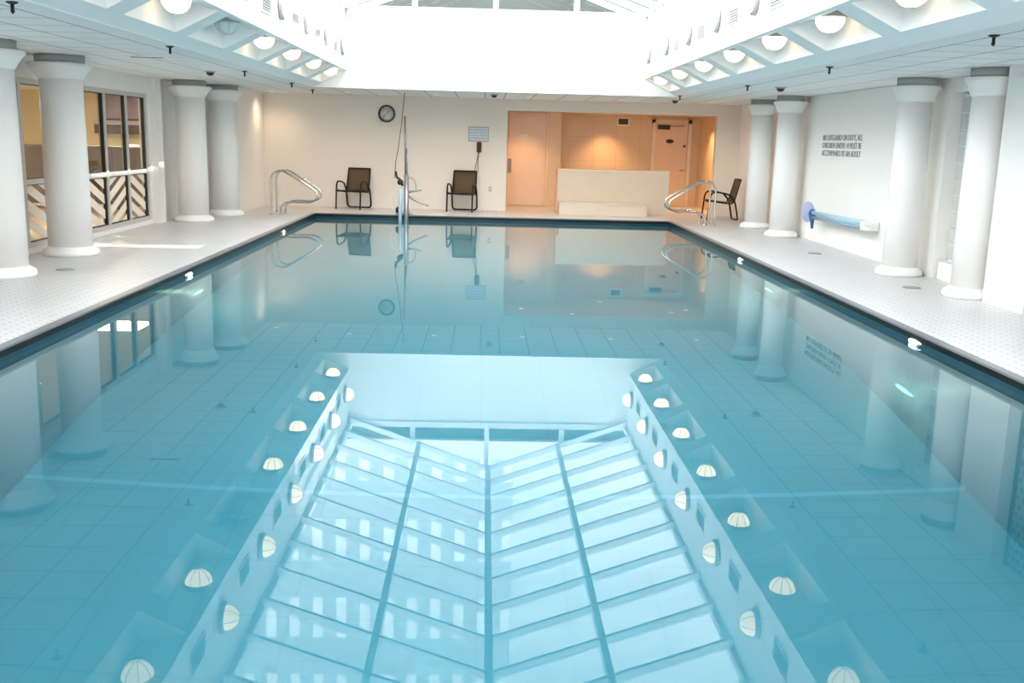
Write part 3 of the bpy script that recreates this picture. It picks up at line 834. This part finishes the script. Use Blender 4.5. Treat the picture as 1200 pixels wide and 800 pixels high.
o = bpy.data.objects.new('wall_lettering', me); C.objects.link(o)
# text x runs towards -Y, text y up, faces -X
o.matrix_world = Matrix(((0, 0, -1, WR-.0045), (-1, 0, 0, 17.72), (0, 1, 0, 1.955), (0, 0, 0, 1)))
tag(o, 'three lines of grey capital lettering on the white wall', 'sign', kind='thing')

t = empty('hose_reel', (WR-.22, 17.3, .61), label='blue reel with long pale blue tubes fixed low on the lettered wall', cat='reel')
mt = Matrix.Rotation(PI/2, 4, 'X') @ Matrix.Diagonal((.62, 1., 1, 1))
MB().lathe([(0, -.02), (.12, -.015), (.165, .0), (.175, .02), (.15, .03), (0, .02)], 32, at=(-.04, .12, .03), mtx=Matrix.Rotation(R(-18), 4, 'Z') @ mt).build('dish', M['blue_lilac'], t)
MB().lathe([(0, -.06), (.07, -.06), (.085, -.03), (.085, .05), (.06, .08), (0, .08)], 24, at=(.0, .0, .0), mtx=mt).build('hub', M['blue'], t)
MB().tube([(.0, .02, -.05), (.01, .0, -.15), (.015, .0, -.25)], .045, 14, r2=.02).build('handle', M['blue'], t)
MB().tube([(.0, -.05, .025), (0, -2.35, .045)], .038, 16).build('upper_tube', M['blue_pale'], t)
MB().tube([(.0, -.05, -.055), (0, -2.35, -.035)], .030, 16).build('lower_tube', M['blue_grey'], t)
MB().box(-.03, .21, -2.47, -2.34, -.07, .07).build('end_bracket', M['white_plastic'], t, bevel=.015)
MB().tube([(0, -2.46, .03), (0, -2.68, .045)], .022, 10).build('end_pin', M['white_plastic'], t)
MB().box(.02, .2, -.06, .06, -.04, .04).build('wall_bracket', M['white_plastic'], t, bevel=.01)

t = empty('decorative_screen', (5.76, 9.0, D), label='dark tile screen with pale rings mirrored in the water by the nearest column', cat='screen')
MB().box(-.03, .03, -1.45, 1.08, 0, 2.54).build('patterned_panel', M['screen'], t)
b = MB(); b.box(-.05, .05, 1.05, 1.1, 0, 2.54); b.box(-.05, .05, -1.5, -1.45, 0, 2.54)
b.build('edge_post', M['gasket'], t)

# ------------------------------------------------------------------ lobby behind the left windows
b = MB(); b.box(-12., WL-T, 8., 26.2, -.2, .1); struct(b, 'floor_lobby', M['lobby_floor'])
b = MB(); b.box(-12., WL-T, 8., 26.2, 2.65, 2.75); struct(b, 'ceiling_lobby', M['white'])
b = MB(); b.box(-12.2, -12., 8., 26.2, -.2, 2.75); b.box(-12.2, WL-T, 26., 26.2, -.2, 2.75); b.box(-12.2, WL-T, 7.8, 8., -.2, 2.75); struct(b, 'wall_lobby', M['lobby_wall'])
def armchair():
    t = empty('lobby_armchair')
    MB().box(-.42, .42, -.36, .36, .10, .42).build('seat', M['leather'], t, bevel=.04)
    MB().box(-.42, .42, .22, .42, .30, 1.30).build('backrest', M['leather'], t, bevel=.05)
    for s in (-1, 1): MB().box(*sorted((.42*s, .30*s)), -.38, .36, .10, .64).build('armrest', M['leather'], t, bevel=.04)
    for x in (-.36, .36):
        for y in (-.3, .3): MB().lathe([(.02, 0), (.028, .11)], 10, at=(x, y, 0)).build('leg', M['wood_dark'], t)
    return t
ac = armchair()
for i, (x, y, rz, s) in enumerate(((-8.1, 21.6, .2, 'seen through the first pane of the chevron window'), (-7.15, 21.3, -.2, 'seen through the third pane of the chevron window'), (-9.5, 21.5, .3, 'seen beside the column between the windows'))):
    o = ac if i == 0 else copy_tree(ac); o.location = (x, y, .1); o.rotation_euler = (0, 0, PI+rz); tag(o, 'high-backed taupe armchair in the lobby ' + s, 'armchair', 'lobby armchairs')
t = empty('side_table', (-7.65, 22.4, .1), label='small dark lobby table behind the middle window pane', cat='table')
MB().box(-.3, .3, -.3, .3, .68, .72).build('table_top', M['wood_dark'], t, bevel=.006)
for x in (-.25, .25):
    for y in (-.25, .25): MB().box(x-.025, x+.025, y-.025, y+.025, 0, .68).build('leg', M['wood_dark'], t)
t = empty('table_lamp', (-7.65, 22.4, .82), label='white lamp on the small dark lobby table', cat='lamp')
MB().lathe([(0, 0), (.09, 0), (.08, .02), (.03, .06), (.07, .18), (.03, .32), (.015, .38)], 20).build('lamp_base', M['white_plastic'], t)
MB().lathe([(.17, .36), (.12, .60)], 24).build('lamp_shade', M['white_plastic'], t)
t = empty('purple_stand_in', (-8.4, 25.99, 2.2), label='added mauve panel for the purple in the chevron window panes', cat='picture')  # added panel, stands in for the purple seen in the upper panes
MB().box(-1.15, .9, -.03, 0, -.20, .42).build('tone_panel', M['purple_tone'], t)
b = MB(); b.box(-1.19, .94, -.04, 0, -.24, -.20); b.box(-1.19, .94, -.04, 0, .42, .45); b.box(-1.19, -1.15, -.04, 0, -.2, .42); b.box(.9, .94, -.04, 0, -.2, .42)
b.build('frame', M['wood_dark'], t)
t = empty('wall_shelf', (-8.4, 25.8, 1.75), label='dark shelf on the lobby wall under the mauve panel', cat='shelf')
MB().box(-1.3, 1.2, -.18, .2, -.12, .10).build('shelf_body', M['wood_dark'], t, bevel=.01)
MB().box(-1.3, 1.2, -.2, .2, .10, .14).build('shelf_top', mat('pale_violet_top', (.55, .52, .75), .3), t)
for i, (x, y) in enumerate(((-8.2, 16.5), (-8.2, 22.5))):
    t = empty('ceiling_panel_lamp', (x, y, 2.65), label='flat warm panel lamp in the lobby ceiling ' + ('nearer the door' if i else 'by the window'), cat='lamp', group='lobby ceiling lamps')
    MB().box(-.62, .62, -.62, .62, -.04, 0).build('frame', M['white_plastic'], t)
    MB().box(-.58, .58, -.58, .58, -.046, -.038).build('diffuser', mat('lobby_panel', emit=(1., .84, .6), estr=22.), t)

# ------------------------------------------------------------------ buildings outside
def building(name, x0, x1, y0, y1, h, m, label, e=.25):
    t = empty(name, ((x0+x1)/2, (y0+y1)/2, -4.), label=label, cat='building')
    a, c = (x1-x0)/2, (y1-y0)/2
    MB().box(-a, a, -c, c, 0, h+4).build('facade', m, t)
    MB().box(-a-e, a+e, -c-e, c+e, h+4, h+4.6).build('parapet', M['mull'], t)
    return t
building('office_tower', -26, 1.6, 46, 62, 36, M['tower'], 'grey-green office tower with pale vertical bars beyond the glass roof')
building('annex_building', -14, 13.5, 32, 40, 8.0, M['dark_facade'], 'low dark grey-green building right behind the gable window')
building('office_block', 1.9, 34, 54, 70, 42, M['block'], 'lower pale office block beside the barred tower beyond the glass roof')
# added unseen buildings blocking the sun; the gap and the low middle let a slot of sun in
building('sun_blocker_near', 14, 24, -30, 14.42, 14.2, M['brick'], 'added unseen tall brick building blocking the sun before the gap', 0.)
building('sun_blocker_low', 14, 24, 14.80, 18.59, 12.05, M['brick'], 'added unseen lower brick building shaping the sun between the tall blockers', 0.)
building('sun_blocker_far', 14, 24, 18.6, 31.5, 14.2, M['brick'], 'added unseen tall brick building blocking the sun after the lower one', 0.)

b = MB(); b.box(-150, 150, -150, 200, -4.4, -4.0); tag(b.build('ground', mat('street_paving', (.55, .55, .54), .9)), kind='structure')

# ------------------------------------------------------------------ light
w = bpy.data.worlds.new('World'); S.world = w; w.use_nodes = True
t = w.node_tree; bg = t.nodes['Background']
tc = t.nodes.new('ShaderNodeTexCoord'); sx = t.nodes.new('ShaderNodeSeparateXYZ'); rp = t.nodes.new('ShaderNodeValToRGB')
t.links.new(tc.outputs['Generated'], sx.inputs[0]); t.links.new(sx.outputs[2], rp.inputs[0]); t.links.new(rp.outputs[0], bg.inputs[0])
rp.color_ramp.elements[0].position = 0.; rp.color_ramp.elements[0].color = (.97, .975, .98, 1)
rp.color_ramp.elements[1].position = .8; rp.color_ramp.elements[1].color = (.92, .96, 1., 1)
bg.inputs[1].default_value = 5.6
sun = bpy.data.lights.new('sun', 'SUN'); sun.energy = 8.; sun.angle = R(.25); sun.color = (1., .95, .86)
so = bpy.data.objects.new('sun', sun); C.objects.link(so)
so.rotation_euler = Vector((-1, 0, -.581)).to_track_quat('-Z', 'Y').to_euler()

# ------------------------------------------------------------------ camera
f, pt, ro, ya = 1176.27, R(11.3705), R(1.48567), R(1.72259)
def ray(u, v):
    c, s = math.cos(-ro), math.sin(-ro); u, v = c*u-s*v, s*u+c*v
    x, y, z = u, f, -v
    c, s = math.cos(-pt), math.sin(-pt); y, z = c*y-s*z, s*y+c*z
    c, s = math.cos(-ya), math.sin(-ya); x, y = c*x-s*y, s*x+c*y
    return Vector((x, y, z))
fw = ray(0, 0).normalized(); rt = (ray(1, 0)-ray(0, 0)).normalized(); up = rt.cross(fw)
cam = bpy.data.cameras.new('camera'); cam.sensor_width = 36.; cam.lens = 36*f/1200; cam.clip_end = 300
co = bpy.data.objects.new('camera', cam); C.objects.link(co)
co.matrix_world = Matrix(((rt.x, up.x, -fw.x, 0), (rt.y, up.y, -fw.y, 0), (rt.z, up.z, -fw.z, 1.74), (0, 0, 0, 1)))
S.camera = co

S.view_settings.view_transform = 'Standard'; S.view_settings.look = 'None'
S.view_settings.exposure = .53; S.view_settings.gamma = 1.; S.view_settings.use_curve_mapping = False
cy = S.cycles
cy.use_denoising = True; cy.max_bounces = 14; cy.diffuse_bounces = 6; cy.glossy_bounces = 4; cy.transmission_bounces = 6; cy.transparent_max_bounces = 24
cy.sample_clamp_indirect = 8.; cy.caustics_reflective = False; cy.caustics_refractive = True
